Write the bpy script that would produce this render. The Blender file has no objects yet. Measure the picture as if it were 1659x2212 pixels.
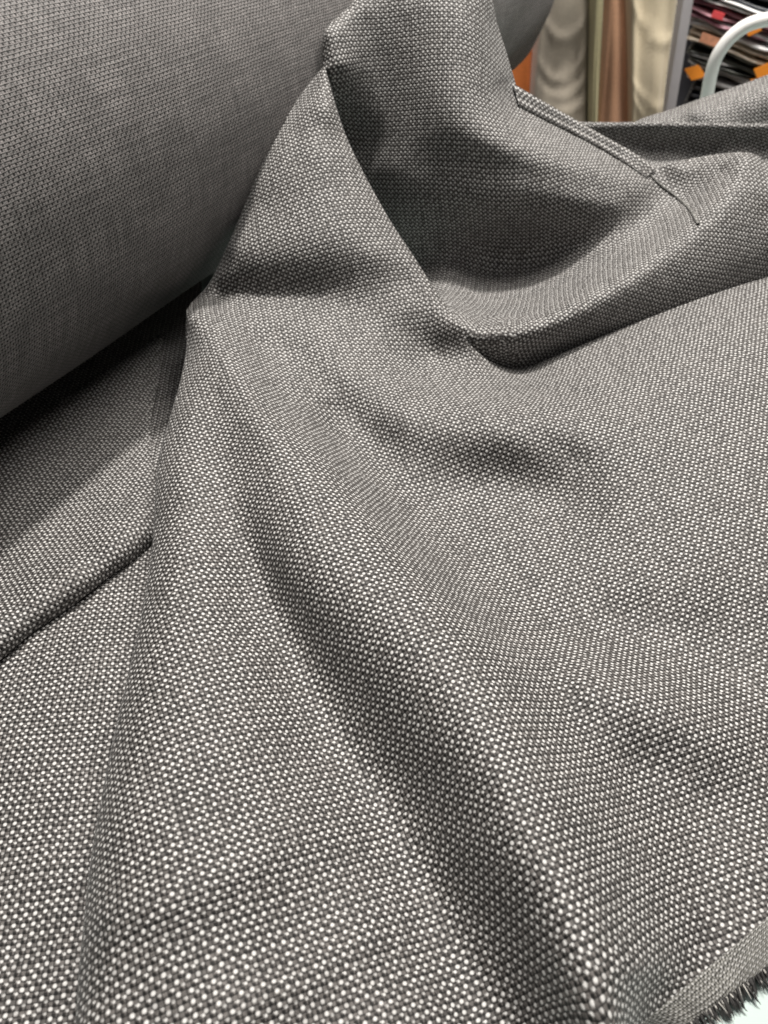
import bpy, bmesh, math, random
import numpy as np
from mathutils import Vector, Matrix
random.seed(4)
rng = np.random.default_rng(4)
R = math.radians
sc = bpy.context.scene
col = sc.collection

# ---------------------------------------------------------------- camera
PITCH = R(42.0)            # below the horizon
CAM_H = 0.30               # above the table top
FV = 1671.0                # focal length in units of the 1659 px wide view
cam_d = bpy.data.cameras.new("camera")
cam = bpy.data.objects.new("camera", cam_d)
col.objects.link(cam)
cam.location = (0, 0, CAM_H)
cam.rotation_euler = (R(90) - PITCH, 0, 0)
cam_d.sensor_fit = 'AUTO'; cam_d.sensor_width = 36.0
cam_d.lens = FV / 2212.0 * 36.0
cam_d.clip_start = 0.01; cam_d.clip_end = 50
cam_d.dof.use_dof = True
cam_d.dof.focus_distance = 0.36
cam_d.dof.aperture_fstop = 14.0
sc.camera = cam

# ---------------------------------------------------------------- room light and added fills
world = bpy.data.worlds.new("World"); sc.world = world
world.use_nodes = True
world.node_tree.nodes["Background"].inputs[0].default_value = (1.0, 0.97, 0.94, 1)
world.node_tree.nodes["Background"].inputs[1].default_value = 0.055

def area(name, loc, target, size, power, colr=(1, 1, 1), sy=None):
    l = bpy.data.lights.new(name, 'AREA'); l.energy = power; l.color = colr
    l.size = size
    if sy: l.shape = 'RECTANGLE'; l.size_y = sy
    o = bpy.data.objects.new(name, l); col.objects.link(o); o.location = loc
    o.rotation_euler = (Vector(target) - Vector(loc)).to_track_quat('-Z', 'Y').to_euler()
    return o
area("ceiling_spot", (0.08, 1.16, 2.2), (0.0, 0.40, 0), 0.16, 67, (1.0, 0.955, 0.90))
area("added_front_fill", (0.3, -1.0, 1.9), (0.0, 0.45, 0.1), 0.6, 5.0, (1.0, 0.97, 0.95))  # added fill lamp, lifts the steep folds that face the viewer
area("added_back_fill", (0.7, 0.9, 1.9), (0.7, 1.9, -0.2), 1.0, 46, (1.0, 0.96, 0.9))  # added fill lamp, brightens the cloths standing behind the table
sc.view_settings.view_transform = 'Standard'
sc.view_settings.look = 'None'
sc.view_settings.exposure = 0.0
sc.view_settings.gamma = 1.0
sc.cycles.max_bounces = 5
sc.cycles.diffuse_bounces = 3
sc.cycles.transparent_max_bounces = 6

# ---------------------------------------------------------------- projection helpers
cp, sp = math.cos(PITCH), math.sin(PITCH)
def rays(x, y):
    a = (np.asarray(x, float) - 829.5) / FV
    b = (1106.0 - np.asarray(y, float)) / FV
    return a, cp + b * sp, -sp + b * cp
def PZ(x, y, z):           # the place at height z seen along that direction
    a, b, c = rays(x, y); t = (z - CAM_H) / c
    return np.array([a * t, b * t, CAM_H + c * t])
def PY(x, y, Y):
    a, b, c = rays(x, y); t = Y / b
    return np.array([a * t, b * t, CAM_H + c * t])
def G(x, y, zmm=0):
    return PZ(x, y, zmm / 1000.0)

# ---------------------------------------------------------------- object helpers
def props(o, label=None, cat=None, group=None, kind=None):
    if label: o["label"] = label
    if cat: o["category"] = cat
    if group: o["group"] = group
    if kind: o["kind"] = kind
    return o
def empty(name, loc, label=None, cat=None, group=None):
    o = bpy.data.objects.new(name, None); col.objects.link(o); o.location = loc
    o.empty_display_size = 0.05
    return props(o, label, cat, group)
def link(name, me, mat=None, parent=None):
    if mat: me.materials.append(mat)
    o = bpy.data.objects.new(name, me); col.objects.link(o)
    if parent is not None:
        o.parent = parent
        o.matrix_parent_inverse = Matrix.Translation(-Vector(parent.location))
    return o
def mesh(name, verts, faces, uv=None, smooth=True):
    me = bpy.data.meshes.new(name)
    verts = np.asarray(verts, float)
    me.from_pydata(verts.tolist(), [], faces if isinstance(faces, list) else faces.tolist())
    if uv is not None:
        ul = me.uv_layers.new(name="UVMap")
        li = np.empty(len(me.loops), dtype=np.int32); me.loops.foreach_get("vertex_index", li)
        ul.data.foreach_set("uv", np.asarray(uv, float)[li].astype(np.float32).ravel())
    if smooth:
        me.polygons.foreach_set("use_smooth", [True] * len(me.polygons))
    me.update()
    return me

# ---------------------------------------------------------------- node helpers
class NT:
    def __init__(s, name):
        s.m = bpy.data.materials.new(name); s.m.use_nodes = True
        s.t = s.m.node_tree; s.n = s.t.nodes; s.l = s.t.links
        s.b = s.n["Principled BSDF"]
    def new(s, typ, **kw):
        n = s.n.new(typ)
        for k, v in kw.items(): setattr(n, k, v)
        return n
    def put(s, sock, v):
        if hasattr(v, "is_output") or isinstance(v, bpy.types.NodeSocket): s.l.new(v, sock)
        else: sock.default_value = v
    def math(s, op, a, b=None, c=None, clamp=False):
        n = s.new("ShaderNodeMath", operation=op); n.use_clamp = clamp
        for i, v in enumerate((a, b, c)):
            if v is not None: s.put(n.inputs[i], v)
        return n.outputs[0]
    def ramp(s, x, lo, hi, a=0.0, b=1.0):      # smoothstep from a to b
        n = s.new("ShaderNodeMapRange", interpolation_type='SMOOTHSTEP')
        s.put(n.inputs[0], x); s.put(n.inputs[1], lo); s.put(n.inputs[2], hi)
        s.put(n.inputs[3], a); s.put(n.inputs[4], b)
        return n.outputs[0]
    def mix(s, f, a, b):
        n = s.new("ShaderNodeMix", data_type='RGBA')
        s.put(n.inputs[0], f); s.put(n.inputs[6], a); s.put(n.inputs[7], b)
        return n.outputs[2]
    def noise(s, vec, scale, detail=2.0, rough=0.5):
        n = s.new("ShaderNodeTexNoise"); n.inputs["Scale"].default_value = scale
        n.inputs["Detail"].default_value = detail; n.inputs["Roughness"].default_value = rough
        if vec is not None: s.l.new(vec, n.inputs["Vector"])
        return n.outputs["Fac"]

def weave_mat(name, period=0.0035, dot=0.70, yarn=(0.108, 0.099, 0.0935), pit=0.012, dots=1.0, tint=(1, 1, 1), gu=0.42, gv=0.24, fv=2.0, pq=(-0.26, 0.26), pqs=0.55):
    """charcoal basket weave with pale yarn nubs; uv are metres of cloth"""
    k = NT(name)
    uvn = k.new("ShaderNodeUVMap"); uvn.uv_map = "UVMap"
    sc_ = k.new("ShaderNodeVectorMath", operation='SCALE'); k.l.new(uvn.outputs[0], sc_.inputs[0]); sc_.inputs[3].default_value = 1.0 / period
    # slow drift of the yarns
    wn = k.new("ShaderNodeTexNoise"); wn.inputs["Scale"].default_value = 0.35; wn.inputs["Detail"].default_value = 2.0
    k.l.new(sc_.outputs[0], wn.inputs["Vector"])
    ws = k.new("ShaderNodeVectorMath", operation='MULTIPLY_ADD')
    k.l.new(wn.outputs["Color"], ws.inputs[0]); ws.inputs[1].default_value = (0.30, 0.30, 0); k.l.new(sc_.outputs[0], ws.inputs[2])
    base = ws.outputs[0]
    def dotfield(off, rnd, r0, r1, stretch=(1, 1)):
        a = k.new("ShaderNodeVectorMath", operation='ADD'); k.l.new(base, a.inputs[0]); a.inputs[1].default_value = (off[0], off[1], 0)
        v = k.new("ShaderNodeTexVoronoi", voronoi_dimensions='2D', feature='F1')
        v.inputs["Scale"].default_value = 1.0; v.inputs["Randomness"].default_value = rnd
        k.l.new(a.outputs[0], v.inputs["Vector"])
        s = k.new("ShaderNodeSeparateColor"); k.l.new(v.outputs["Color"], s.inputs[0])
        f = k.ramp(v.outputs["Distance"], r1, r0)
        return v.outputs["Distance"], f, s.outputs[0], s.outputs[1]
    d1, f1, ra, rb = dotfield((0.5, 0.5), 0.17, 0.105, 0.285)
    d2, f2, rc, rd = dotfield((-0.06, -0.09), 0.18, 0.07, 0.215)
    d3, f3, re_, _ = dotfield((0.10, -0.17), 0.16, 0.03, 0.13)
    dp, fp, rp, _ = dotfield((0.18, 0.17), 0.10, 0.09, 0.25)
    dq, fq, rq, _ = dotfield(pq, 0.12, 0.04 + 0.05 * pqs, 0.14 + 0.10 * pqs)
    big = k.math('MULTIPLY', f1, k.ramp(ra, 0.0, 0.5, 0.66, 1.0))
    small = k.math('MULTIPLY', f2, k.ramp(rc, 0.0, 1.0, 0.55, 1.0))
    sat = k.math('MULTIPLY', f3, k.ramp(re_, 0.0, 1.0, 0.2, 0.7))
    nub = k.math('MAXIMUM', big, k.math('MAXIMUM', small, sat))
    nub = k.math('MULTIPLY', nub, dots)
    # yarns: rounded bars both ways
    sx = k.new("ShaderNodeSeparateXYZ"); k.l.new(base, sx.inputs[0])
    def bars(u, ph, f=2.0):
        fr = k.math('FRACT', k.math('ADD', k.math('MULTIPLY', u, f), ph))
        d = k.math('ABSOLUTE', k.math('SUBTRACT', fr, 0.5))
        return k.ramp(d, 0.5, 0.12, 0.0, 1.0)
    bu, bv = bars(sx.outputs[0], 0.5), bars(sx.outputs[1], 0.5, fv)
    gro = k.math('MULTIPLY', k.ramp(bu, 0, 0.6, gu, 1.0), k.ramp(bv, 0, 0.6, gv, 1.0))
    fib = k.noise(base, 7.0, 3.0, 0.6)
    patch = k.noise(base, 0.09, 3.0, 0.55)
    g = k.math('MULTIPLY', gro, k.math('MULTIPLY', k.ramp(fib, 0.25, 0.75, 0.68, 1.32), k.ramp(patch, 0.2, 0.8, 0.86, 1.14)))
    def slub(sx_, sy_):
        mv = k.new("ShaderNodeVectorMath", operation='MULTIPLY'); k.l.new(base, mv.inputs[0]); mv.inputs[1].default_value = (sx_, sy_, 1)
        return k.ramp(k.noise(mv.outputs[0], 1.0, 2.0, 0.6), 0.3, 0.7, 0.74, 1.22)
    g = k.math('MULTIPLY', g, k.math('MULTIPLY', slub(0.10, 1.6), slub(1.6, 0.10)))
    pits = k.math('MAXIMUM', fp, k.math('MULTIPLY', fq, pqs))
    g2 = k.math('MULTIPLY', g, k.math('SUBTRACT', 1.0, k.math('MULTIPLY', pits, 0.95)))
    yc = k.new("ShaderNodeVectorMath", operation='SCALE'); yc.inputs[0].default_value = yarn; k.l.new(g2, yc.inputs[3])
    dc = k.new("ShaderNodeVectorMath", operation='SCALE'); dc.inputs[0].default_value = (dot * tint[0], dot * 0.985 * tint[1], dot * 0.962 * tint[2])
    k.l.new(k.ramp(fib, 0.2, 0.8, 0.80, 1.06), dc.inputs[3])
    c = k.mix(nub, yc.outputs[0], dc.outputs[0])
    k.l.new(c, k.b.inputs["Base Color"])
    k.b.inputs["Roughness"].default_value = 0.62
    k.b.inputs["Specular IOR Level"].default_value = 0.35
    k.b.inputs["Sheen Weight"].default_value = 0.10
    k.b.inputs["Sheen Roughness"].default_value = 0.4
    # relief
    h = k.math('ADD', k.math('MULTIPLY', gro, 0.55), k.math('MULTIPLY', nub, 0.35))
    h = k.math('SUBTRACT', h, k.math('MULTIPLY', pits, 0.5))
    h = k.math('ADD', h, k.math('MULTIPLY', fib, 0.25))
    bp = k.new("ShaderNodeBump"); bp.inputs["Strength"].default_value = 0.55; bp.inputs["Distance"].default_value = period * 0.16
    k.l.new(h, bp.inputs["Height"]); k.l.new(bp.outputs[0], k.b.inputs["Normal"])
    return k.m

M_FACE = weave_mat("charcoal_weave_face")
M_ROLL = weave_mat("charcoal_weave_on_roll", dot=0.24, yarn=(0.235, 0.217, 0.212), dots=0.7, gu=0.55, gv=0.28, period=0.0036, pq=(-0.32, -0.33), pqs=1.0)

def cloth_mat(name, c, c2=None, rough=0.8, scale=900, sheen=0.2, var=0.12):
    k = NT(name)
    tc = k.new("ShaderNodeTexCoord")
    n1 = k.noise(tc.outputs["Object"], 9.0, 4.0, 0.6)
    n2 = k.noise(tc.outputs["Object"], scale * 0.35, 2.0, 0.6)
    f = k.math('ADD', k.math('MULTIPLY', n1, 0.6), k.math('MULTIPLY', n2, 0.4))
    c2 = c2 or tuple(x * (1 - 2 * var) for x in c)
    k.l.new(k.mix(k.ramp(f, 0.3, 0.7), (*c2, 1), (*c, 1)), k.b.inputs["Base Color"])
    k.b.inputs["Roughness"].default_value = rough
    k.b.inputs["Sheen Weight"].default_value = sheen
    bp = k.new("ShaderNodeBump"); bp.inputs["Strength"].default_value = 0.3; bp.inputs["Distance"].default_value = 0.001
    k.l.new(n2, bp.inputs["Height"]); k.l.new(bp.outputs[0], k.b.inputs["Normal"])
    return k.m

def plain(name, c, rough=0.5, var=0.05, scale=20, spec=0.5):
    k = NT(name)
    tc = k.new("ShaderNodeTexCoord")
    n1 = k.noise(tc.outputs["Object"], scale, 4.0, 0.6)
    k.l.new(k.mix(k.ramp(n1, 0.3, 0.7), (*[x * (1 - var) for x in c], 1), (*[min(1, x * (1 + var)) for x in c], 1)), k.b.inputs["Base Color"])
    k.b.inputs["Roughness"].default_value = rough
    k.b.inputs["Specular IOR Level"].default_value = spec
    return k.m

# ---------------------------------------------------------------- surface fitting
def tps_fit(P, z, lam=1e-5):
    n = len(P)
    d = np.linalg.norm(P[:, None] - P[None], axis=2)
    K = np.where(d > 0, d * d * np.log(d + 1e-12), 0) + lam * np.eye(n)
    Q = np.hstack([np.ones((n, 1)), P])
    A = np.zeros((n + 3, n + 3)); A[:n, :n] = K; A[:n, n:] = Q; A[n:, :n] = Q.T
    return np.linalg.solve(A, np.concatenate([z, np.zeros(3)]))
def tps_eval(w, P, X):
    out = np.empty(len(X)); n = len(P)
    for i in range(0, len(X), 20000):
        x = X[i:i + 20000]
        d = np.sqrt(((x[:, None] - P[None]) ** 2).sum(2)) + 1e-12
        out[i:i + 20000] = (d * d * np.log(d)) @ w[:n] + w[n] + x @ w[n + 1:]
    return out

def flatten(X, Y, Z, WT, U0, V0, it=(3000, 900, 240)):
    """lay the sheet out flat: uv in metres that keep the lengths of the cloth"""
    ny, nx = X.shape
    lv = [12, 5, 2]
    U = V = None
    for s, n in zip(lv, it):
        iy = np.unique(np.append(np.arange(0, ny, s), ny - 1)); ix = np.unique(np.append(np.arange(0, nx, s), nx - 1))
        x, y, z = X[np.ix_(iy, ix)], Y[np.ix_(iy, ix)], Z[np.ix_(iy, ix)]; ww = WT[np.ix_(iy, ix)]
        if U is None: u, v = U0[np.ix_(iy, ix)].copy(), V0[np.ix_(iy, ix)].copy()
        else: u, v = interp2(U, piy, pix, iy, ix), interp2(V, piy, pix, iy, ix)
        sl = [((slice(None), slice(0, -1)), (slice(None), slice(1, None)), 1.0),
              ((slice(0, -1), slice(None)), (slice(1, None), slice(None)), 1.0),
              ((slice(0, -1), slice(0, -1)), (slice(1, None), slice(1, None)), 0.35),
              ((slice(0, -1), slice(1, None)), (slice(1, None), slice(0, -1)), 0.35)]
        rest = [np.sqrt((x[a] - x[b]) ** 2 + (y[a] - y[b]) ** 2 + (z[a] - z[b]) ** 2) for a, b, _ in sl]
        for _ in range(n):
            du = np.zeros_like(u); dv = np.zeros_like(v); wt = np.zeros_like(u)
            for (a, b, w), L in zip(sl, rest):
                ex, ey = u[b] - u[a], v[b] - v[a]
                l = np.sqrt(ex * ex + ey * ey) + 1e-12
                we = w * np.minimum(ww[a], ww[b])
                c = 0.5 * we * (l - L) / l
                du[a] += c * ex; dv[a] += c * ey; du[b] -= c * ex; dv[b] -= c * ey
                wt[a] += we; wt[b] += we
            u += du / wt * 1.6; v += dv / wt * 1.6
        U, V, piy, pix = u, v, iy, ix
    return interp2(U, piy, pix, np.arange(ny), np.arange(nx)), interp2(V, piy, pix, np.arange(ny), np.arange(nx))
def interp2(A, iy, ix, oy, ox):
    B = np.array([np.interp(ox, ix, r) for r in A])
    return np.array([np.interp(oy, iy, c) for c in B.T]).T

def poly_inside(P, poly):
    x, y = P[:, 0], P[:, 1]; c = np.zeros(len(P), bool)
    n = len(poly)
    for i in range(n):
        x1, y1 = poly[i]; x2, y2 = poly[(i + 1) % n]
        if y1 == y2: continue
        h = ((y1 > y) != (y2 > y)) & (x < (x2 - x1) * (y - y1) / (y2 - y1) + x1)
        c ^= h
    return c
def poly_nearest(P, poly):
    best = np.full(len(P), 1e9); Q = P.copy()
    n = len(poly)
    for i in range(n):
        a = np.array(poly[i]); b = np.array(poly[(i + 1) % n]); d = b - a
        t = np.clip(((P - a) @ d) / (d @ d + 1e-15), 0, 1)
        q = a + t[:, None] * d
        e = ((P - q) ** 2).sum(1); m = e < best
        best[m] = e[m]; Q[m] = q[m]
    return Q

def smooth_poly(pts, n=6):
    pts = [np.array(p, float) for p in pts]; out = []
    for i in range(len(pts) - 1):
        p0 = pts[max(i - 1, 0)]; p1 = pts[i]; p2 = pts[i + 1]; p3 = pts[min(i + 2, len(pts) - 1)]
        for k in range(n):
            t = k / n
            out.append(0.5 * ((2 * p1) + (p2 - p0) * t + (2 * p0 - 5 * p1 + 4 * p2 - p3) * t * t + (3 * p1 - p0 - 3 * p2 + p3) * t ** 3))
    out.append(pts[-1])
    return np.array(out)


RIGHT = np.array([1.0, 0, 0]); UPV = np.array([0, sp, cp]); EYE = np.array([0, 0, CAM_H])
def WP(x, y, v):            # v < 1.4: forward distance in metres; else height in millimetres
    return PY(x, y, v) if v < 1.4 else PZ(x, y, v / 1000.0)
def path_dist(X, path):
    best = np.full(len(X), 1e18); T = np.zeros(len(X)); n = len(path) - 1
    for i in range(n):
        a, b = path[i], path[i + 1]; d = b - a
        t = np.clip(((X - a) @ d) / (d @ d + 1e-12), 0, 1)
        e = ((X - a - t[:, None] * d) ** 2).sum(1); m = e < best
        best[m] = e[m]; T[m] = (i + t[m]) / n
    return np.sqrt(best), T
def taper(T):
    return np.clip(np.minimum(T, 1 - T) / 0.10, 0.12, 1.0) ** 0.7
class Sheet:
    """a piece of the cloth, fitted through measured places; every place has its own distance"""
    def __init__(s, pts, rims=(), creases=(), lam=3e-5, seed=1, ripple=0.0005):
        s.rims = [(smooth_poly([p[:2] for p in path], 8), smooth_poly(path, 8), r) for path, r in rims]
        allp = list(pts) + [p for path, r in rims for p in path]
        kept = []
        for p in allp:
            if all((p[0] - q[0]) ** 2 + (p[1] - q[1]) ** 2 > 18 ** 2 for q in kept): kept.append(p)
        X = np.array([p[:2] for p in kept], float) / 1000.0
        w = np.array([1.0 / np.linalg.norm(WP(*p) - EYE) * np.linalg.norm(np.array(rays(p[0], p[1]))) for p in kept])
        s.X = X; s.w = tps_fit(X, w, lam)
        s.creases = [(smooth_poly(path, 6), wd, am) for path, wd, am in creases]
        s.seed, s.ripple = seed, ripple
    def depth(s, px):      # multiples of the ray vector
        w = np.clip(tps_eval(s.w, s.X, px / 1000.0), 0.6, 9)
        t = 1.0 / w
        for path, wd, am in s.creases:
            d, T = path_dist(px, path)
            t = t - am * np.exp(-d ** 2 / (2 * wd ** 2)) * np.sin(np.pi * np.clip(T, 0.01, 0.99)) ** 0.7
        r = np.random.default_rng(s.seed); z = np.zeros(len(px))
        for k in range(16):
            f = r.uniform(0.008, 0.032); a = r.uniform(0, math.pi); ph = r.uniform(0, 6.3)
            z += np.sin((px[:, 0] * math.cos(a) + px[:, 1] * math.sin(a)) * f + ph + 1.5 * np.sin(px[:, 1] * f * 0.3 + ph)) * (0.012 / f) * r.uniform(0.3, 1)
        t = t + z * s.ripple * t
        for path, _, rad in s.rims:
            d, T = path_dist(px, path)
            rr = rad * taper(T)
            q = np.clip(1 - d * t / FV / rr, 0, 1) * 0.93
            t = t + rr * (1 - np.sqrt(1 - q * q))
        return t
    def at(s, px):
        px = np.asarray(px, float).reshape(-1, 2)
        t = s.depth(px); a, b, c = rays(px[:, 0], px[:, 1])
        return EYE + np.stack([a * t, b * t, c * t], 1)
    def build(s, name, box, h, outline, mat, rot=0.0, uvoff=(0, 0), parent=None):
        x0, x1, y0, y1 = box
        xs = np.arange(x0, x1 + h, h, dtype=float); ys = np.arange(y0, y1 + h, h, dtype=float)
        X, Y = np.meshgrid(xs, ys); pts = np.stack([X.ravel(), Y.ravel()], 1)
        ins = poly_inside(pts, outline).reshape(X.shape)
        nb = np.zeros_like(ins)
        for dy in (-1, 0, 1):
            for dx in (-1, 0, 1): nb |= np.roll(np.roll(ins, dy, 0), dx, 1)
        edge = nb & ~ins; edge[0] = edge[-1] = False; edge[:, 0] = edge[:, -1] = False
        Pr = s.at(pts)
        pm = pts.copy(); pm[edge.ravel()] = poly_nearest(pts[edge.ravel()], outline)
        Pm = Pr.copy(); Pm[edge.ravel()] = s.at(pm[edge.ravel()])
        g = Pr.reshape(X.shape + (3,))
        wt = np.where(ins | edge, 1.0, 0.03)
        T = np.linalg.norm(g - EYE, axis=2); kk = np.ones(41) / 41
        T = np.array([np.convolve(np.pad(r, 20, 'edge'), kk, 'valid') for r in T])
        T = np.array([np.convolve(np.pad(r, 20, 'edge'), kk, 'valid') for r in T.T]).T
        U, V = flatten(g[..., 0], g[..., 1], g[..., 2], wt, (X - 829.5) / FV * T, (1106.0 - Y) / FV * T * 1.25)
        ca, sa = math.cos(R(rot)), math.sin(R(rot))
        U, V = ca * U - sa * V + uvoff[0], sa * U + ca * V + uvoff[1]
        s.grid = (xs, ys, h, U, V)
        uv = s.uv_at(pm)
        ok = ins | edge
        fq = ok[:-1, :-1] & ok[1:, :-1] & ok[:-1, 1:] & ok[1:, 1:] & (ins[:-1, :-1] | ins[1:, :-1] | ins[:-1, 1:] | ins[1:, 1:])
        iy, ix = np.nonzero(fq); nx = X.shape[1]; a = iy * nx + ix
        F = np.stack([a, a + nx, a + nx + 1, a + 1], 1)
        used = np.unique(F); re = -np.ones(X.size, int); re[used] = np.arange(len(used))
        vv = Pm[used]; uu = uv[used]; FF = re[F].tolist()
        # the cloth turns over and away at its rims
        for path, _, rad in s.rims:
            th = np.linspace(math.asin(0.93), math.radians(165), 9)
            tg = np.gradient(path, axis=0); tg /= np.linalg.norm(tg, axis=1)[:, None] + 1e-12
            nrm = np.stack([tg[:, 1], -tg[:, 0]], 1)
            if poly_inside((path + nrm * 5)[len(path) // 2][None], outline)[0]: nrm = -nrm
            p0 = s.at(path - nrm * 0.6)
            rv = p0 - EYE; rv /= np.linalg.norm(rv, axis=1)[:, None]
            out = nrm[:, :1] * RIGHT - nrm[:, 1:] * UPV
            uv0 = s.uv_at(path - nrm * 0.6); uv1 = s.uv_at(path - nrm * 8.6)
            q1 = s.at(path - nrm * 8.6)
            du = (uv0 - uv1) / (np.linalg.norm(p0 - q1, axis=1)[:, None] + 1e-9)
            base = len(vv); m = len(path); rows = []; ru = []
            rad = rad * taper(np.linspace(0, 1, m))[:, None]
            for k, t in enumerate(th):
                rows.append(p0 + rad * (math.sin(t) - 0.93) * out + rad * (math.cos(th[0]) - math.cos(t)) * rv + rv * 0.0001)
                ru.append(uv0 + du * rad * (t - th[0]))
            rows.append(rows[-1] - out * rad * 1.5 + rv * rad * 1.0); ru.append(ru[-1] + du * rad * 1.8)
            vv = np.vstack([vv] + rows); uu = np.vstack([uu] + ru)
            for k in range(len(rows) - 1):
                for j in range(m - 1):
                    q = base + k * m + j; FF.append([q, q + 1, q + m + 1, q + m])
        return link(name, mesh(name, vv, FF, uu), mat, parent)
    def uv_at(s, px):
        xs, ys, h, U, V = s.grid
        fx = np.clip((px[:, 0] - xs[0]) / h, 0, len(xs) - 1.001); fy = np.clip((px[:, 1] - ys[0]) / h, 0, len(ys) - 1.001)
        ix, iy = fx.astype(int), fy.astype(int); tx, ty = fx - ix, fy - iy
        f = lambda A: (A[iy, ix] * (1 - tx) + A[iy, ix + 1] * tx) * (1 - ty) + (A[iy + 1, ix] * (1 - tx) + A[iy + 1, ix + 1] * tx) * ty
        return np.stack([f(U), f(V)], 1)

# ================================================================ setting: table, floor, wall
TABLE_M = plain("pale_table_laminate", (0.42, 0.52, 0.49), rough=0.35, var=0.03, scale=6)
tb = bmesh.new()
bmesh.ops.create_cube(tb, size=1.0)
bmesh.ops.scale(tb, vec=(2.2, 1.30, 0.03), verts=tb.verts)
bmesh.ops.bevel(tb, geom=list(tb.edges), offset=0.006, segments=3, affect='EDGES')
bmesh.ops.translate(tb, vec=(0.1, 0.31, -0.0155), verts=tb.verts)
table = empty("cutting_table", (0.1, 0.31, -0.9), "pale mint cutting table with smooth top under the grey cloth", "table")
me = bpy.data.meshes.new("tabletop"); tb.to_mesh(me); tb.free()
link("tabletop", me, TABLE_M, table)
LEG_M = plain("grey_leg_metal", (0.35, 0.36, 0.37), rough=0.4)
for lx in (-0.9, 1.1):
    for ly in (-0.28, 0.9):
        b = bmesh.new(); bmesh.ops.create_cube(b, size=1.0)
        bmesh.ops.scale(b, vec=(0.05, 0.05, 0.868), verts=b.verts)
        bmesh.ops.translate(b, vec=(lx, ly, -0.466), verts=b.verts)
        bmesh.ops.bevel(b, geom=list(b.edges), offset=0.005, segments=2, affect='EDGES')
        me = bpy.data.meshes.new("leg"); b.to_mesh(me); b.free(); link("leg", me, LEG_M, table)
FLOOR_M = plain("grey_shop_floor", (0.28, 0.26, 0.24), rough=0.45, var=0.12, scale=3)
fl = link("floor", mesh("floor", [(-4, -2, -0.9), (5, -2, -0.9), (5, 4, -0.9), (-4, 4, -0.9)], [(0, 1, 2, 3)], smooth=False), FLOOR_M)
props(fl, kind="structure")
WALL_M = plain("warm_white_wall", (0.55, 0.52, 0.47), rough=0.85, var=0.05, scale=2)
wl = link("back_wall", mesh("back_wall", [(-4, 3.0, -0.9), (5, 3.0, -0.9), (5, 3.0, 2.6), (-4, 3.0, 2.6)], [(0, 1, 2, 3)], smooth=False), WALL_M)
props(wl, kind="structure")

# ================================================================ the fabric bolt
bolt = empty("fabric_bolt", (-0.25, 0.45, 0.0), "thick roll of charcoal woven cloth with its loose end draped in folds over the table", "fabric bolt")

# ---- roll: rests on the table, its lower outline runs from (0,900) to (1105,150) of the view
ROLL_R = 0.138
n1 = np.array(rays(0, 903)); n2 = np.array(rays(1105, 152))
npl = np.cross(n1, n2); npl /= np.linalg.norm(npl)
dax = np.cross(npl, [0, 0, 1]); dax /= np.linalg.norm(dax)
if dax[1] < 0: dax = -dax
perp = np.array([-dax[1], dax[0], 0])            # towards the left, away from the camera
Cc = np.array([0, 0, CAM_H])
if npl @ perp > 0: npl = -npl
# centre c = s*perp + (ROLL_R+0.004) z ; distance to the plane must be R on the far side
zc = ROLL_R + 0.006
s_c = None
for s in np.linspace(0.05, 1.2, 4000):
    c = perp * s + np.array([0, 0, zc])
    dist = (c - Cc) @ npl
    if abs(abs(dist) - ROLL_R) < 4e-4 and (c - Cc) @ np.array([0, 0, 1]) < 0:
        cand = s
        # lies above the sight plane
        q = c - npl * dist
        if q[2] < c[2]: s_c = cand; break
axis0 = perp * s_c + np.array([0, 0, zc])
def roll_end_param(px, py):
    best = None
    for a in np.linspace(0.2, 2.0, 3600):
        p = axis0 + dax * a + np.array([0, 0, -0.02]) - perp * ROLL_R * 0.9
        v = p - Cc; dep = v[1] * cp - v[2] * sp
        x = 829.5 + FV * v[0] / dep
        if best is None or abs(x - px) < best[0]: best = (abs(x - px), a)
    return best[1]
A1 = roll_end_param(1180, 60); A0 = -0.15
print("ROLL", dax, perp, s_c, A1)
na, nt = 260, 220
prof = [(A0, 0.2), (A0 + 0.001, 0.96), (A0 + 0.01, 1.0)] + [(a, 1.0) for a in np.linspace(A0 + 0.02, A1 - 0.02, na)] + [(A1 - 0.008, 0.995), (A1 - 0.002, 0.975), (A1, 0.94), (A1, 0.75), (A1 - 0.0005, 0.5), (A1 - 0.0005, 0.2)]
vs, uvs, fs = [], [], []
for i, (a, r) in enumerate(prof):
    for j in range(nt + 1):
        th = 2 * math.pi * j / nt
        rr = ROLL_R * r * (1 + 0.010 * math.sin(th * 11 + a * 30) * min(1, max(0, (a - A1 + 0.35) / 0.3)) + 0.004 * math.sin(th * 2 + a * 5) + 0.0025 * math.sin(a * 31 + th)) 
        p = axis0 + dax * a + perp * math.cos(th) * rr + np.array([0, 0, math.sin(th) * rr])
        vs.append(p); uvs.append((a + (1 - r) * ROLL_R, th * ROLL_R))
W = nt + 1
for i in range(len(prof) - 1):
    for j in range(nt): fs.append((i * W + j, i * W + j + 1, (i + 1) * W + j + 1, (i + 1) * W + j))
link("rolled_cloth", mesh("rolled_cloth", vs, fs, uvs), M_ROLL, bolt)

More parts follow.
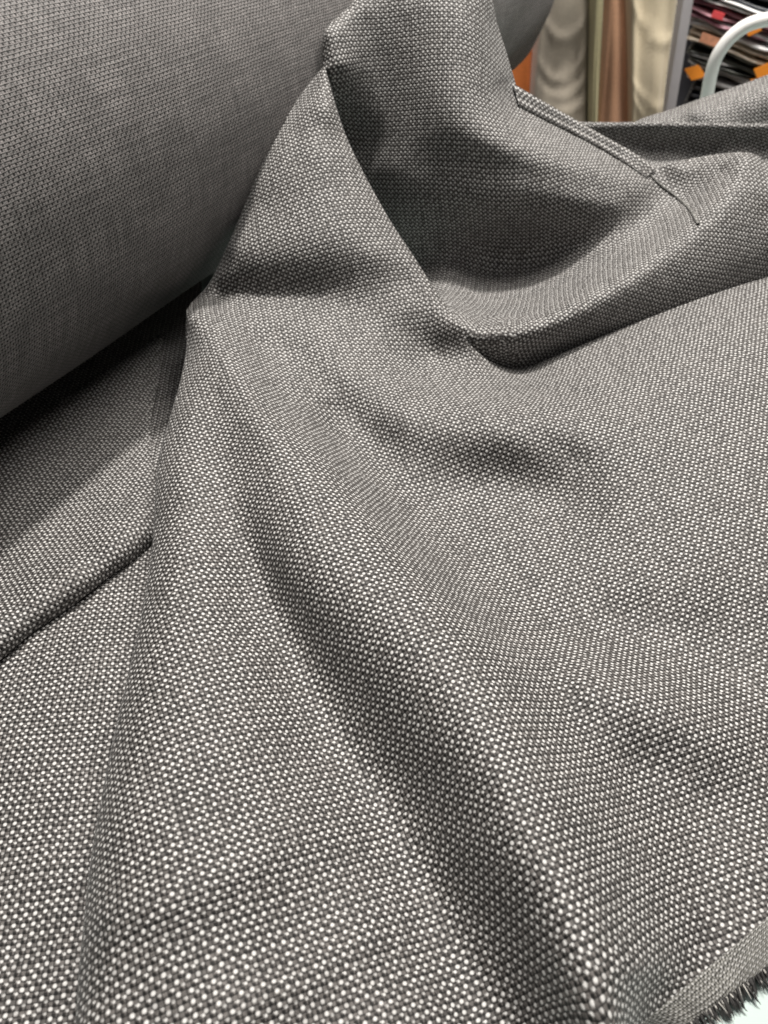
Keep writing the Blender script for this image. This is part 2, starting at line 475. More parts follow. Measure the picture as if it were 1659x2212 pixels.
# ---- main sheet: the loose cloth in front, with the tall tent fold
tent_left = [(700,142,.602),(655,200,.592),(605,270,.574),(575,330,.5555),(545,400,.539),(515,480,.524),(480,560,.509),(448,620,.497),(415,652,.489)]
left_lobe = [(403,670,60),(402,715,56),(404,760,52),(390,830,49),(370,900,46),(350,970,43),(340,1040,41),(336,1120,39),(330,1200,38),(316,1290,37),(298,1380,36),(275,1480,35),(250,1590,34),(228,1700,33),(208,1810,33),(193,1920,33),(182,2030,33),(172,2140,32),(165,2260,32),(160,2400,31)]
tent_right = [(703,148,.602),(722,220,.586),(745,290,.570),(775,355,.555),(815,430,.539),(850,490,.526),(890,550,.509),(925,605,.4955),(962,660,.480),(1000,703,.463)]
back_edge = [(1012,742,.458),(1060,782,.457),(1125,797,14),(1200,770,21),(1290,733,28),(1370,700,33),(1450,668,38),(1550,633,43),(1659,600,48),(1800,562,51),(2000,520,54),(2160,490,55)]
def dense(*paths, step=40):
    """a run of measured places, filled in smoothly"""
    out = []
    for path in paths:
        for p in smooth_poly(path, 8):
            if not out or (p[0] - out[-1][0]) ** 2 + (p[1] - out[-1][1]) ** 2 > step ** 2: out.append(tuple(p))
    return out
crest = [(430,668,62),(465,705,61),(500,770,59),(550,860,56),(620,960,53),(700,1080,50),(785,1200,48),(880,1320,47),(960,1420,46),(1045,1571,44),(1105,1706,43),(1165,1830,42),(1235,1991,41),(1290,2120,39),(1325,2220,34)]
far_side = [(545,735,50),(610,850,43),(695,960,41),(780,1075,40),(870,1195,39),(965,1300,38),(1050,1405,38),(1140,1560,37),(1200,1690,36),(1260,1810,34),(1325,1970,32),(1380,2100,28)]
foot = [(700,935,31),(780,1020,25),(870,1125,21),(975,1235,18),(1090,1340,17),(1200,1480,22),(1290,1640,21),(1350,1800,19),(1420,1950,14),(1480,2070,8)]
near_side = [(470,850,53),(550,1050,45),(612,1226,38),(725,1383,33),(867,1571,28),(950,1706,25),(1017,1856,23),(1100,2006,22),(1182,2156,22),(1225,2250,21)]
floor_ = [(440,900,49),(490,1020,43),(555,1180,33),(630,1353,23),(705,1526,14),(825,1706,9),(915,1856,7),(1005,2043,6),(1102,2193,6),(1180,2340,6)]
main_pts = dense(crest) + dense(near_side) + dense(floor_) + dense(far_side) + dense(foot) + dense(
 [(600,330,.5515),(690,330,.5465),(745,335,.554)], [(560,440,.5285),(620,440,.5215),(680,440,.519),(750,440,.5225),(800,440,.532)],
 [(508,535,.5065),(570,535,.4995),(640,535,.4965),(720,535,.4965),(800,538,.501),(860,543,.508)],
 [(482,600,.4995),(560,600,.4925),(640,600,.4900),(720,600,.4900),(800,602,.492),(895,615,.4935)],
 [(470,640,.496),(560,638,.489),(640,638,.4865),(720,640,.4855),(800,647,.4835),(900,675,.476)],
 [(530,690,55),(600,692,53),(700,704,50),(780,724,45),(860,750,37),(950,775,25)],
[(860,889,34),(930,886,34),(1000,884,34),(1110,882,35),(1220,892,36),(1320,930,35)],
 [(890,1026,14),(950,1034,11),(1020,1040,9),(1140,1055,9),(1240,1085,12),(1340,1125,18)],
 [(1200,1365,8),(1330,1390,6),(1450,1430,7),(1560,1480,6)],
 [(1260,1478,24),(1350,1500,23),(1460,1545,19),(1560,1610,12)]) + [
 (690,230,.572),(710,230,.573),
 (740,800,41),(840,820,35),(940,835,30),(1050,830,25),

 (1170,840,27),(1300,800,31),(1450,760,39),(1600,720,46),(1800,700,48),
 (1400,870,36),(1550,850,40),(1750,860,41),
 (1450,1000,30),(1600,970,34),
 (950,1120,8),(1080,1130,6),(1200,1160,8),(1350,1170,15),(1500,1140,22),(1660,1120,26),(1900,1100,28),(2100,800,45),(2150,1150,28),(2100,1500,7),
 (1050,1230,8),(1200,1260,8),(1350,1280,10),(1500,1290,13),(1660,1280,16),
 (1660,1500,6),(1380,1650,12),(1450,1750,8),(1550,1720,5),(1660,1700,4),(1500,1900,5),(1600,1850,4),(1900,1600,4),
 (1500,2050,4),(1580,2000,3.4),(1659,1990,3),(1500,2150,2.6),(1600,2100,2.6),(1659,2090,2.4),(1700,2060,2.4),(1450,2205,3.2),(1480,2130,4.5),(1400,2235,4),(1400,2300,7),(1360,2380,9),(1420,2150,10),
 (425,790,54),(405,900,49),(400,1040,45),(410,1180,42),(490,1240,33),(420,1350,38),(550,1430,28),(600,1600,24),(400,1550,37),(520,1700,31),(740,1780,16),
 (350,1800,38),(500,1900,32),(820,1960,13),(660,2000,21),(320,2000,37),(450,2150,32),(920,2170,12),(750,2220,20),(350,2250,32),(980,2340,12),(550,2350,27),
]
main_cr = [([(700,760),(790,790),(850,850),(900,900)], 24, -0.0035), ([(830,745),(890,800),(980,850)], 16, -0.0028), ([(1040,850),(1200,960),(1300,1020)], 22, -0.0022),
      ([(570,840),(640,870),(700,900)], 16, -0.0015),
      ([(190,1980),(350,1940),(540,1860),(690,1740)], 46, 0.0035),
      ([(900,1960),(700,2080),(500,2190),(400,2300)], 46, 0.0025),
      ([(560,770),(640,830),(740,870)], 13, 0.0028)]
S_main = Sheet(main_pts, rims=[(tent_left, 0.012), (left_lobe, 0.013), (tent_right, 0.008), (back_edge, 0.009)], creases=main_cr, seed=3)
cut_edge = [(2150,1700),(1900,1905),(1740,2030),(1659,2092),(1580,2150),(1500,2208),(1400,2290),(1300,2420)]
xy = lambda path: [np.array(p, float) for p in smooth_poly([q[:2] for q in path], 6)]
outline_main = xy(left_lobe)[::-1] + xy(tent_left)[::-1] + xy(tent_right) + xy(back_edge) + [np.array([2158., 700.])] + [np.array(p, float) for p in cut_edge] + [np.array([1280., 2400.])]
S_main.build("loose_cloth", (140, 2170, 130, 2400), 4, outline_main, M_FACE, rot=-20, parent=bolt)

# ---- left of the front lobe: the cloth runs on under it, with one flat pleat
lo_pts = [(-200,1700,8),(0,1440,8),(70,1385,8),(140,1325,8),(210,1270,8),(290,1225,8),(0,1300,7),(200,1150,7),(400,1000,7),(-200,1300,7),
 (0,1540,9),(100,1480,9),(200,1400,9),(270,1350,8),(0,1700,9),(100,1650,9),(200,1550,8),(0,1900,9),(90,1850,9),(170,1750,8),(400,1300,7),(400,1700,7),(400,2300,7),
 (0,2100,9),(80,2050,8),(130,2000,8),(0,2400,8),(90,2212,8),(-200,2300,8),(300,2000,7)]
lo_pts += [(300,640,2),(420,640,2),(300,800,2),(420,800,2),(300,950,3),(420,950,3),(200,1000,3),(0,800,2),(-200,1000,2),(0,1000,3)]
S_lo = Sheet(lo_pts, seed=5, ripple=0.0006)
S_lo.build("under_layer", (-200, 440, 590, 2420), 5, [(-198,1380),(-198,960),(0,810),(200,670),(330,595),(435,595),(435,2415),(-198,2415)], M_FACE, rot=-6, uvoff=(0.0009, 0.0013), parent=bolt)
pleat = [(-200,1578,13),(-80,1486,14),(0,1425,14),(70,1366,14),(150,1312,14),(230,1250,13),(290,1208,12),(330,1175,11),(420,1100,8)]
upedge = [(-200,1080,12),(0,956,12),(100,890,12),(200,824,11),(300,757,10),(352,722,8)]
up_pts = [(-200,1120,9),(0,1000,9),(100,935,9),(200,870,8),(290,810,8),(-200,1250,8),(0,1100,7),(100,1060,8),(200,1000,9),(290,930,8),(420,860,6),
 (0,1230,11),(100,1160,12),(200,1090,13),(280,1030,13),(400,960,10),(0,1345,22),(80,1292,22),(160,1232,23),(240,1178,21),(300,1135,19),(-200,1500,22),(0,1290,17),(160,1180,17),(300,1080,16)]
cav = [(356,726,7),(347,760,6),(337,850,6),(325,920,8),(330,1000,12),(350,1080,13)]
S_up = Sheet(up_pts, rims=[(pleat, 0.007), (cav, 0.004), (upedge, 0.006)], seed=6, ripple=0.0013, creases=[([(-60,1240),(100,1150),(230,1060),(320,1000)], 18, 0.0022)],)
S_up.build("under_layer", (-200, 430, 600, 1570), 5, xy(upedge) + xy(cav) + xy(pleat)[::-1][4:] , M_FACE, rot=10, uvoff=(0.002, 0.0003), parent=bolt)

# ---- the second drape: falls off the roll into a bowl and rolls over at its rim
d_left = [(772,-60,0.678),(766,0,0.650),(735,32,0.641),(703,66,0.624),(697,110,0.620),(700,150,0.615)]
d_right = [(1050,-60,0.678),(1062,0,0.668),(1072,50,0.669),(1088,100,0.670),(1103,150,0.663),(1116,192,0.664)]
d_hem = [(1180,232,0.675),(1240,268,0.672),(1300,302,0.664),(1360,338,0.650),(1412,370,0.634)]
d_far = [(1450,352,0.632),(1500,342,0.632),(1560,333,0.618),(1610,330,0.602),(1640,340,0.600),(1659,352,0.600),(1800,380,0.610)]
drape_pts = dense(
 [(985,680,.488),(1030,702,.475),(1090,704,.472),(1160,688,.477),(1250,648,.491),(1340,597,.511),(1420,545,.530),(1490,492,.548),(1550,430,.568),(1600,365,.590)],
 [(1000,672,.520),(1040,688,.496),(1095,690,.490),(1160,674,.496),(1240,638,.508),(1330,585,.529),(1400,534,.548),(1465,482,.568)],
 [(970,630,.552),(1035,650,.543),(1110,652,.538),(1200,625,.543),(1290,577,.553),(1370,526,.568),(1440,474,.587)],
 [(880,450,.601),(960,435,.592),(1060,430,.586),(1160,430,.585),(1260,434,.588),(1350,440,.594)],
 [(850,355,.612),(920,350,.602),(1000,352,.594),(1080,362,.591),(1160,378,.591),(1250,398,.594),(1340,418,.600)],
 [(955,60,.638),(955,150,.622),(968,230,.607),(1005,280,.597),(1060,305,.593),(1130,322,.597),(1220,348,.602),(1320,378,.608),(1400,400,.612)],
 [(1150,268,.635),(1210,298,.634),(1290,333,.629),(1370,368,.622)],
 [(1000,720,.470),(1040,742,.466),(1100,745,.465),(1170,728,.469),(1260,690,.482),(1350,642,.500),(1440,590,.518),(1520,530,.536),(1590,460,.556),(1630,400,.576)],
 [(1040,790,.470),(1120,785,.474),(1200,755,.482),(1300,715,.494),(1400,675,.507),(1500,635,.522),(1600,595,.540),(1659,560,.552)],
 [(790,0,.655),(785,80,.642),(785,160,.634),(790,240,.632),(800,300,.630)], [(870,0,.655),(870,80,.643),(875,160,.632),(880,250,.620)],
 [(1040,60,.648),(1055,130,.640),(1070,200,.630),(1100,260,.622)]) + [
 (840,-60,.672),(950,-60,.668),(955,0,.650),(740,140,.617),(730,210,.624),(740,280,.640),
 (1440,400,.622),(1480,370,.624),(1530,360,.616),(1480,430,.604),(1520,400,.604),(1560,372,.604),
 (1659,460,.566),(1750,450,.56),(1750,560,.57),(1200,830,.49),(1400,760,.52),(1600,690,.55),(1000,840,.48),(880,660,.575),(780,450,.625),(720,360,.635),
]
d_cr = [([(1080,170),(1110,240),(1150,300)], 12, -0.005)]
S_drape = Sheet(drape_pts, rims=[(d_left, 0.010), (d_right, 0.012), (d_hem, 0.003), (d_far, 0.010)], creases=d_cr, seed=8, lam=2.5e-4, ripple=0.0004)
out_d = xy(d_left)[::-1] + xy(d_right) + xy(d_hem) + xy(d_far) + [(1985,650),(1790,700),(1500,820),(1150,870),(960,860),(800,620),(700,400),(680,200)]
out_d = xy(d_left[::-1]) + xy(d_right) + xy(d_hem) + xy(d_far) + [np.array(p, float) for p in [(1985,650),(1790,700),(1500,820),(1150,870),(960,860),(800,620),(690,400),(680,200)]]
S_drape.build("draped_fold", (660, 2000, -60, 880), 4, out_d, M_FACE, rot=-2, uvoff=(0.0011, 0.0004), parent=bolt)

# ---- folds at the far right
f_k = [(1090,258,.80),(1180,262,.80),(1300,264,.795),(1420,264,.785),(1540,266,.775),(1659,268,.765),(1790,272,.76),(1990,280,.75)]
far_pts = [(1200,285,.800),(1300,285,.795),(1420,285,.787),(1540,285,.778),(1659,288,.768),(1760,290,.76),
 (1300,322,.795),(1420,322,.788),(1540,322,.779),(1659,322,.769),(1300,350,.785),(1500,350,.775),(1659,350,.76),(1300,410,.73),(1500,420,.72),(1659,420,.71)]
S_far = Sheet(far_pts, rims=[(f_k, 0.006)], seed=9, ripple=0.0012)
S_far.build("back_fold", (1080, 2000, 250, 430), 4, xy(f_k) + [np.array([1990., 425.]), np.array([1085., 425.])], M_FACE, rot=-30, uvoff=(0.0004, 0.001), parent=bolt)
f_top = [(1360,268,.865),(1400,252,.862),(1440,240,.860),(1490,222,.857),(1540,204,.853),(1600,184,.850),(1659,162,.846),(1790,118,.84),(1990,90,.83)]
far2 = [(1400,290,.83),(1500,262,.825),(1600,262,.815),(1659,262,.81),(1500,240,.832),(1600,220,.825),(1659,205,.82),(1750,200,.81),(1750,300,.79),(1500,330,.81)]
S_far2 = Sheet(far2, rims=[(f_top, 0.010)], seed=10, ripple=0.0012)
S_far2.build("back_fold", (1340, 2000, 80, 330), 4, xy(f_top) + [np.array([1990., 325.]), np.array([1350., 325.])], M_FACE, rot=-12, uvoff=(0.0014, 0.002), parent=bolt)

# ---- selvedge strips and fringe
M_SELV = weave_mat("selvedge_fine_weave", period=0.0019, dot=0.55, yarn=(0.20, 0.195, 0.178), dots=0.8)
def strip(name, sheet, A, B, n, m, lift, mat, crown=0.0, uvs=(1, 1)):
    A = smooth_poly(A, n); B = smooth_poly(B, n); vs, uv, fs = [], [], []
    for i in range(len(A)):
        for j in range(m + 1):
            t = j / m; p = A[i] * (1 - t) + B[i] * t
            q = sheet.at(p)[0]; r = (EYE - q) / np.linalg.norm(EYE - q)
            lf = lift + crown * math.sin(math.pi * t) + (-0.0006 if j in (0, m) else 0)
            vs.append(q + r * lf + np.array([0, 0, 0.0]))
            uv.append(None)
    m1 = m + 1
    V3 = np.array(vs).reshape(len(A), m1, 3)
    la = np.concatenate([[0], np.cumsum(np.linalg.norm(np.diff(V3[:, m // 2], axis=0), axis=1))])
    for i in range(len(A)):
        wv = np.concatenate([[0], np.cumsum(np.linalg.norm(np.diff(V3[i], axis=0), axis=1))])
        for j in range(m1): uv[i * m1 + j] = (la[i] * uvs[0], wv[j] * uvs[1])
    for i in range(len(A) - 1):
        for j in range(m): fs.append((i * m1 + j, (i + 1) * m1 + j, (i + 1) * m1 + j + 1, i * m1 + j + 1))
    return link(name, mesh(name, V3.reshape(-1, 3), fs, uv), mat, bolt)
strip("selvedge", S_main, [(1340,2250),(1440,2165),(1540,2080),(1659,1982),(1800,1866),(1900,1785),(2150,1582)], [(1440,2256),(1500,2210),(1580,2152),(1659,2094),(1830,1962),(1900,1907),(2150,1702)], 14, 10, 0.0006, M_SELV)
# the folded hem of the second drape
def tube_verts(path, rad, k=6, taper=None):
    path = np.array(path); n = len(path)
    tg = np.gradient(path, axis=0); tg /= np.linalg.norm(tg, axis=1)[:, None] + 1e-12
    vs = []
    ref = np.array([0.3, 0.2, 0.93])
    for i in range(n):
        a = np.cross(tg[i], ref); a /= np.linalg.norm(a); b = np.cross(tg[i], a)
        r = rad * (taper[i] if taper is not None else 1)
        for j in range(k):
            t = 2 * math.pi * j / k; vs.append(path[i] + r * (math.cos(t) * a + math.sin(t) * b))
    fs = [(i * k + j, i * k + (j + 1) % k, (i + 1) * k + (j + 1) % k, (i + 1) * k + j) for i in range(n - 1) for j in range(k)]
    return vs, fs
def hem():
    A = smooth_poly([(1108,182),(1180,224),(1240,258),(1300,292),(1360,326),(1416,364)], 10)
    B = smooth_poly([(1122,232),(1180,262),(1240,292),(1300,324),(1352,356),(1396,386)], 10)
    n = len(A); vs, uv, fs = [], [], []; prof = [(-0.05, -.006), (0.0, 0.002), (0.12, 0.0055), (0.3, 0.006), (0.42, 0.003), (0.52, 0.0035), (0.66, 0.006), (0.82, 0.0055), (0.95, 0.002), (1.0, -0.004)]
    L = 0
    for i in range(n):
        p = S_drape.at(B[i])[0]; t0 = np.linalg.norm(p - EYE)
        if i: L += np.linalg.norm(p - last)
        last = p; w = 0
        for j, (s, l) in enumerate(prof):
            px = A[i] * (1 - s) + B[i] * s
            d = np.array(rays(*px)); d /= np.linalg.norm(d)
            e = min(1.0, (n - 1 - i) / 14 + 0.02)
            vs.append(EYE + d * (t0 + (1 - s) * 0.010 - (l * 0.5 * e if l > 0 else l))); uv.append((L, s * 0.013))
    m = len(prof)
    for i in range(n - 1):
        for j in range(m - 1): fs.append((i * m + j, i * m + j + 1, (i + 1) * m + j + 1, (i + 1) * m + j))
    link("hem", mesh("hem", vs, fs, uv), M_FACE, bolt)
hem()
M_PALE = plain("pale_yarn", (0.62, 0.60, 0.56), rough=0.6, var=0.15, scale=400)
M_DARK = plain("charcoal_yarn", (0.045, 0.043, 0.042), rough=0.6, var=0.3, scale=500, spec=0.3)
pth = smooth_poly([(1396,368),(1425,398),(1460,424),(1490,452),(1508,484)], 8)
P3 = S_drape.at(pth); P3 = P3 + (EYE - P3) / np.linalg.norm(EYE - P3, axis=1)[:, None] * 0.0012
v, f = tube_verts(P3, 0.0011, 6)
uvt = [(i // 6 * 0.001, i % 6 * 0.001) for i in range(len(v))]
link("selvedge", mesh("selvedge", v, f, uvt), M_SELV, bolt)

def fringe(name, count, mat, rad, lo, hi, seed):
    r = random.Random(seed); V, F = [], []
    edge = smooth_poly([(1330,2330),(1400,2283),(1500,2208),(1580,2150),(1659,2092),(1740,2030),(1830,1962),(1900,1905),(2150,1700)], 20)
    for k in range(count):
        u = r.random() * (len(edge) - 1.01); u = min(max(0, u + 0.18 * math.sin(u * 3.1)), len(edge) - 1.02); i = int(u); p = edge[i] * (1 - u + i) + edge[i + 1] * (u - i)
        tuft = math.sin(u * 0.9) * 0.25 + math.sin(u * 2.3) * 0.15
        L = r.uniform(lo, hi) * (0.8 + 0.3 * math.sin(u * 1.7)); an = 1.08 + tuft * 0.6 + r.gauss(0, 0.07)
        d = np.array([math.cos(an), math.sin(an)])
        pts = []; cur = r.gauss(0, 0.12); z = 2.6 + r.uniform(-0.8, 0.6)
        for s in np.linspace(-0.15, 1, 6):
            q = p + d * L * s + np.array([-d[1], d[0]]) * cur * L * s * s * 0.5
            pts.append(G(q[0], q[1], max(0.6, z * (1 - 0.55 * max(s, 0)) + (r.random() * 0.5))))
        v, f = tube_verts(pts, rad * r.uniform(0.7, 1.3), 4, [1, 1, 1, 0.95, 0.8, 0.3])
        b = len(V); V += v; F += [tuple(x + b for x in q) for q in f]
    o = link(name, mesh(name, V, F), mat, bolt); o["kind"] = "stuff"
fringe("dark_fringe", 540, M_DARK, 0.00034, 26, 50, 1)
fringe("pale_fringe", 80, M_PALE, 0.00030, 22, 44, 2)

# ================================================================ behind the table
def standing(name, label, cat, group, le, ri, Y, depth, mat, ripple=0.006, z0=-0.89, z1=0.34, seed=0, folds=()):
    """an upright length of cloth: le, ri = (x at view row 0, x at view row 255) of its side edges"""
    def edge_pts(e):
        a, b = PY(e[0], 0, Y), PY(e[1], 255, Y)
        f = lambda z: a + (b - a) * (z - a[2]) / (b[2] - a[2])
        return f
    fl_, fr_ = edge_pts(le), edge_pts(ri)
    r = np.random.default_rng(seed); ph = r.uniform(0, 6, 6)
    nz, nu = 240, 26; vs, fs = [], []
    base = (fl_(z0) + fr_(z0)) / 2
    root = empty(name, (float(base[0]), float(base[1] + depth / 2), -0.9), label, cat, group)
    for i in range(nz + 1):
        z = z0 + (z1 - z0) * i / nz
        L, Rr = fl_(z), fr_(z); c = (L + Rr) / 2; hw = (Rr[0] - L[0]) / 2
        for j in range(nu * 2):
            t = 2 * math.pi * j / (nu * 2)
            cx = math.copysign(abs(math.cos(t)) ** 0.55, math.cos(t)); sy = math.copysign(abs(math.sin(t)) ** 0.55, math.sin(t))
            u = cx
            sag = ripple * (math.sin(14 * z + ph[0] + 9 * u * u) * 0.5 + math.sin(31 * (z + 0.08 * u * u) + ph[1]) * 0.35 + math.sin(u * 5 + ph[2] + z * 2) * 0.7)
            for zk, cc, sk in folds:
                sag -= 0.0022 * math.exp(-((z - zk - cc * u * u - sk * u) / 0.009) ** 2)
            vs.append((c[0] + hw * cx, Y + depth / 2 + depth / 2 * sy + sag * (1 - abs(u) ** 6), z))
    m = nu * 2
    for i in range(nz):
        for j in range(m): fs.append((i * m + j, i * m + (j + 1) % m, (i + 1) * m + (j + 1) % m, (i + 1) * m + j))
    fs.append(tuple(range(m - 1, -1, -1))); fs.append(tuple(nz * m + j for j in range(m)))
    link("hanging_cloth", mesh("hanging_cloth", vs, fs), mat, root)
    # cardboard core showing at the top
    cv, cf = tube_verts([(fl_(z1)[0] * .5 + fr_(z1)[0] * .5, Y + depth / 2, z1 - 0.05), (fl_(z1)[0] * .5 + fr_(z1)[0] * .5, Y + depth / 2, z1 + 0.03)], min(depth, abs(fr_(z1)[0] - fl_(z1)[0])) * 0.2, 16)
    cf.append(tuple(range(16, 32)))
    link("cardboard_core", mesh("cardboard_core", cv, cf), M_CARD, root)
    return root
M_CARD = plain("cardboard", (0.35, 0.25, 0.15), rough=0.9)
GB = "upright cloth lengths standing behind the table"
standing("fabric_bolt", "bright orange cloth bolt seen in a small gap beside the roll end", "fabric bolt", GB, (1090, 1086), (1160, 1155), 1.50, 0.09, cloth_mat("orange_cloth", (0.85, 0.24, 0.05)), 0.002, seed=1)
standing("fabric_bolt", "grey beige satin cloth bolt hanging in soft curved folds", "fabric bolt", GB, (1172, 1152), (1284, 1281), 1.44, 0.10, cloth_mat("greige_cloth", (0.60, 0.53, 0.43), rough=0.45, sheen=0.4), 0.007, seed=2, folds=((-0.055, 0.035, 0.012), (-0.078, 0.03, 0.0), (-0.028, 0.05, 0.02), (0.03, 0.05, 0.01)))
standing("fabric_bolt", "narrow pale yellow cloth bolt between the grey beige and the brown ones", "fabric bolt", GB, (1283, 1279), (1308, 1294), 1.41, 0.05, cloth_mat("pale_yellow_cloth", (0.62, 0.57, 0.34)), 0.003, seed=3)
standing("fabric_bolt", "salmon brown cloth bolt standing left of the cream one", "fabric bolt", GB, (1309, 1295), (1358, 1364), 1.40, 0.07, cloth_mat("salmon_cloth", (0.62, 0.34, 0.20)), 0.006, seed=4)
standing("fabric_bolt", "cream linen cloth bolt beside the shelf of packed fabrics", "fabric bolt", GB, (1355, 1362), (1476, 1438), 1.38, 0.10, cloth_mat("cream_cloth", (0.80, 0.69, 0.50), (0.72, 0.61, 0.42)), 0.006, seed=5, folds=((-0.05, 0.02, -0.022), (-0.075, 0.03, -0.02), (0.045, 0.03, -0.03)))

# shelf: steel upright and boards carrying the packs
shelf = empty("shop_shelf", tuple(G(1500, 150, -900) * 0 + np.array([0.85, 1.75, -0.9])), "grey steel shelf holding packs of folded fabric at the right", "shelf")
M_STEEL = plain("grey_steel", (0.42, 0.41, 0.43), rough=0.35, spec=0.6)
def box(name, c, s, mat, parent, bev=0.003, rz=0):
    b = bmesh.new(); bmesh.ops.create_cube(b, size=1.0); bmesh.ops.scale(b, vec=s, verts=b.verts)
    bmesh.ops.bevel(b, geom=list(b.edges), offset=bev, segments=2, affect='EDGES')
    bmesh.ops.rotate(b, cent=(0, 0, 0), matrix=Matrix.Rotation(rz, 3, 'Z'), verts=b.verts)
    bmesh.ops.translate(b, vec=c, verts=b.verts)
    me = bpy.data.meshes.new(name); b.to_mesh(me); b.free()
    return link(name, me, mat, parent)
pa, pb = PY(1487, 0, 1.50), PY(1446, 255, 1.50)
up = []
for z in (-0.89, 0.5):
    up.append(pa + (pb - pa) * (z - pa[2]) / (pb[2] - pa[2]))
dx = np.array([0.008, 0, 0]); dy = np.array([0, 0.03, 0])
vsu = [up[0] - dx, up[0] + dx, up[0] + dx + dy, up[0] - dx + dy, up[1] - dx, up[1] + dx, up[1] + dx + dy, up[1] - dx + dy]
fsu = [(0, 1, 5, 4), (1, 2, 6, 5), (2, 3, 7, 6), (3, 0, 4, 7), (4, 5, 6, 7), (3, 2, 1, 0)]
link("upright", mesh("upright", vsu, fsu, smooth=False), M_STEEL, shelf)
box("upright", (1.35, 1.55, -0.2), (0.03, 0.03, 1.38), M_STEEL, shelf)
for z in (-0.62, -0.24, 0.36):
    box("shelf_board", (0.96, 1.78, z), (0.80, 0.42, 0.02), M_STEEL, shelf, 0.004)
box("back_panel", (0.96, 2.0, -0.2), (0.80, 0.01, 1.38), plain("dark_back_panel", (0.06, 0.06, 0.07)), shelf, 0.002)

def pack(label, yl, th, mat, colr_label=None, xl=1488, xr=1760, slope=0.345, layers=3, seed=0, Y=1.56):
    """folded length of cloth in clear film; its front edge runs from (xl, yl) down to the right"""
    r = np.random.default_rng(seed)
    root = None; nu = 46; ph = r.uniform(0, 6, 8)
    A = PY(xl, yl + th / 2, Y); B = PY(xr, yl + th / 2 + slope * (xr - xl), Y - 0.10)
    hh = th / 2 / FV * np.linalg.norm(A - EYE) * 1.04
    root = empty("fabric_pack", tuple(float(x) for x in (A + B) / 2 - np.array([0, 0, hh])), label, "fabric pack", "packs of folded fabric on the shelf")
    d = (B - A); L = np.linalg.norm(d); d /= L; bk = np.array([-d[1], d[0], 0]); bk /= np.linalg.norm(bk)
    if bk[1] < 0: bk = -bk
    up_ = np.cross(d, bk); up_ = up_ if up_[2] > 0 else -up_
    lh = hh * 2 / layers
    for q in range(layers):
        zc_ = -hh + lh * (q + 0.5); vs, fs = [], []
        k = 12
        for i in range(nu + 1):
            s = L * i / nu
            for j in range(k):
                t = 2 * math.pi * j / k
                cy = math.copysign(abs(math.cos(t)) ** 0.4, math.cos(t)); sz = math.copysign(abs(math.sin(t)) ** 0.8, math.sin(t))
                w = 0.0025 * math.sin(s * 40 + ph[q] + q) + 0.0015 * math.sin(s * 95 + ph[q + 2])
                fold = 0.004 * math.sin(s * 23 + ph[q + 4])
                end = 0.97 if i in (0, nu) else 1
                vs.append(A + d * s + bk * (0.12 - 0.12 * cy * end + (fold + w if cy > 0 else 0) + q * 0.001) + up_ * (zc_ + lh * 0.5 * sz * end + w * 0.4 * min(1, lh / 0.01)))
        for i in range(nu):
            for j in range(k): fs.append((i * k + j, i * k + (j + 1) % k, (i + 1) * k + (j + 1) % k, (i + 1) * k + j))
        fs.append(tuple(range(k - 1, -1, -1))); fs.append(tuple(nu * k + j for j in range(k)))
        link("folded_layer", mesh("folded_layer", vs, fs), mat[q % len(mat)], root)
    root["_A"] = 0; del root["_A"]
    return root, A, B, d, bk, up_, hh
def glossy(name, c, var=0.25):
    k = NT(name); tc = k.new("ShaderNodeTexCoord")
    n1 = k.noise(tc.outputs["Object"], 26, 4.0, 0.65)
    k.l.new(k.mix(k.ramp(n1, 0.35, 0.65), (*[x * (1 - var) for x in c], 1), (*[min(1, x * (1 + var)) for x in c], 1)), k.b.inputs["Base Color"])
    k.b.inputs["Roughness"].default_value = 0.5
    k.b.inputs["Coat Weight"].default_value = 0.9; k.b.inputs["Coat Roughness"].default_value = 0.12
    n2 = k.noise(tc.outputs["Object"], 60, 3.0, 0.6)
    bp = k.new("ShaderNodeBump"); bp.inputs["Strength"].default_value = 0.6; bp.inputs["Distance"].default_value = 0.004
    k.l.new(n2, bp.inputs["Height"]); k.l.new(bp.outputs[0], k.b.inputs["Coat Normal"])
    return k.m
g_pink = glossy("dusty_pink_cloth", (0.42, 0.20, 0.24)); g_rose = glossy("rose_cloth", (0.30, 0.12, 0.16)); g_white = glossy("white_film_cloth", (0.80, 0.80, 0.80), 0.08)
g_cream = glossy("cream_film_cloth", (0.66, 0.56, 0.44), 0.12); g_green = glossy("dark_green_grey_cloth", (0.045, 0.05, 0.04)); g_blk = glossy("near_black_cloth", (0.02, 0.02, 0.025))
g_grey = glossy("grey_film_cloth", (0.26, 0.25, 0.25)); g_navy = glossy("navy_cloth", (0.015, 0.02, 0.035)); g_salmon = glossy("salmon_print", (0.65, 0.30, 0.18))
M_OR = plain("orange_sticker", (0.90, 0.30, 0.03), rough=0.5, var=0.06)
packs = [
 ("navy fabric pack at the very top of the shelf pile", -56, 28, [g_navy, g_blk], 2),
 ("white film wrapped fabric pack under the navy one", -26, 13, [g_white], 2),
 ("dusty pink fabric pack with a folded rose layer near the top of the pile", -9, 36, [g_rose, g_pink, g_rose, g_pink], 4),
 ("bright white fabric pack just below the dusty pink one", 29, 23, [g_white], 2),
 ("cream fabric pack with a salmon printed band below the white one", 54, 28, [g_cream, g_cream], 3),
 ("dark green grey fabric pack in the middle of the pile", 84, 29, [g_green], 2),
 ("thin white and green striped fabric pack over the grey one", 115, 18, [g_white, g_green, g_white], 3),
 ("grey fabric pack with an orange diamond sticker on its left end", 135, 30, [g_grey], 2),
 ("near black fabric pack at the bottom of the visible pile", 167, 58, [g_blk, g_navy, g_blk], 4)]
info = []
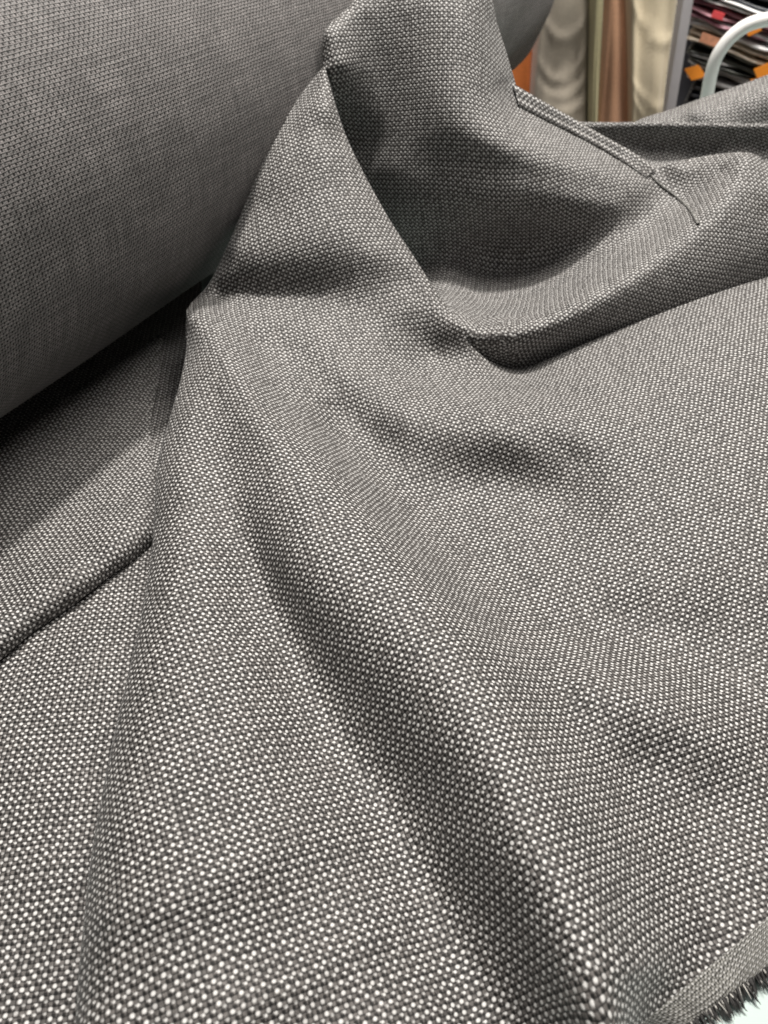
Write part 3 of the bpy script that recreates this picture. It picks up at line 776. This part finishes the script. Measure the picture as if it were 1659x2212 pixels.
for i, (lb, yl, th, mt, ly) in enumerate(packs):
    info.append(pack(lb, yl, th, mt, layers=ly, seed=i))
def on_pack(i, px, name, wv, hv, mat, diamond=True):
    root, A, B, d, bk, up_, hh = info[i]
    lo, hi = 0.0, 1.0
    for _ in range(40):
        m = (lo + hi) / 2; p = A + (B - A) * m - EYE
        x = 829.5 + FV * p[0] / (p[1] * cp - p[2] * sp)
        if x < px: lo = m
        else: hi = m
    c = A + (B - A) * lo - bk * 0.009
    w, h = wv / FV * 1.65, hv / FV * 1.65
    q = [(-w, 0), (0, -h), (w, 0), (0, h)] if diamond else [(-w, -h), (w, -h), (w, h), (-w, h)]
    vs = [c + d * a + up_ * b for a, b in q] + [c + d * a + up_ * b + bk * 0.0035 for a, b in q]
    link(name, mesh(name, vs, [(0, 1, 2, 3), (7, 6, 5, 4), (0, 4, 5, 1), (1, 5, 6, 2), (2, 6, 7, 3), (3, 7, 4, 0)], smooth=False), mat, root)
on_pack(7, 1503, "sticker", 20, 13, M_OR)
on_pack(2, 1628, "sticker", 15, 14, M_OR)
on_pack(5, 1650, "sticker", 17, 15, M_OR)
on_pack(6, 1640, "sticker", 15, 12, M_OR)
on_pack(4, 1544, "printed_band", 24, 7, g_salmon, False)
on_pack(2, 1553, "price_label", 10, 5, plain("red_label", (0.75, 0.09, 0.10), rough=0.3), False)

# white hoop
M_HOOP = plain("white_plastic", (0.80, 0.79, 0.77), rough=0.35, var=0.03)
hp = smooth_poly([(1505,330),(1516,262),(1528,202),(1535,165),(1546,128),(1563,99),(1586,74),(1616,54),(1659,42),(1710,42),(1760,60),(1795,95),(1812,140),(1818,200),(1822,262),(1828,330)], 8)
HY = 0.93
P3 = np.array([PY(x, y, HY) for x, y in hp])
s0 = P3[0].copy(); s0[2] = 0.0; s1 = P3[-1].copy(); s1[2] = 0.0
P3 = P3[(P3[:, 2] > 0.0)]
v, f = tube_verts(P3, 0.0068, 20)
hoop = link("white_hoop", mesh("white_hoop", v, f), M_HOOP)
props(hoop, "white plastic hoop arching up behind the grey cloth at the right", "hoop")
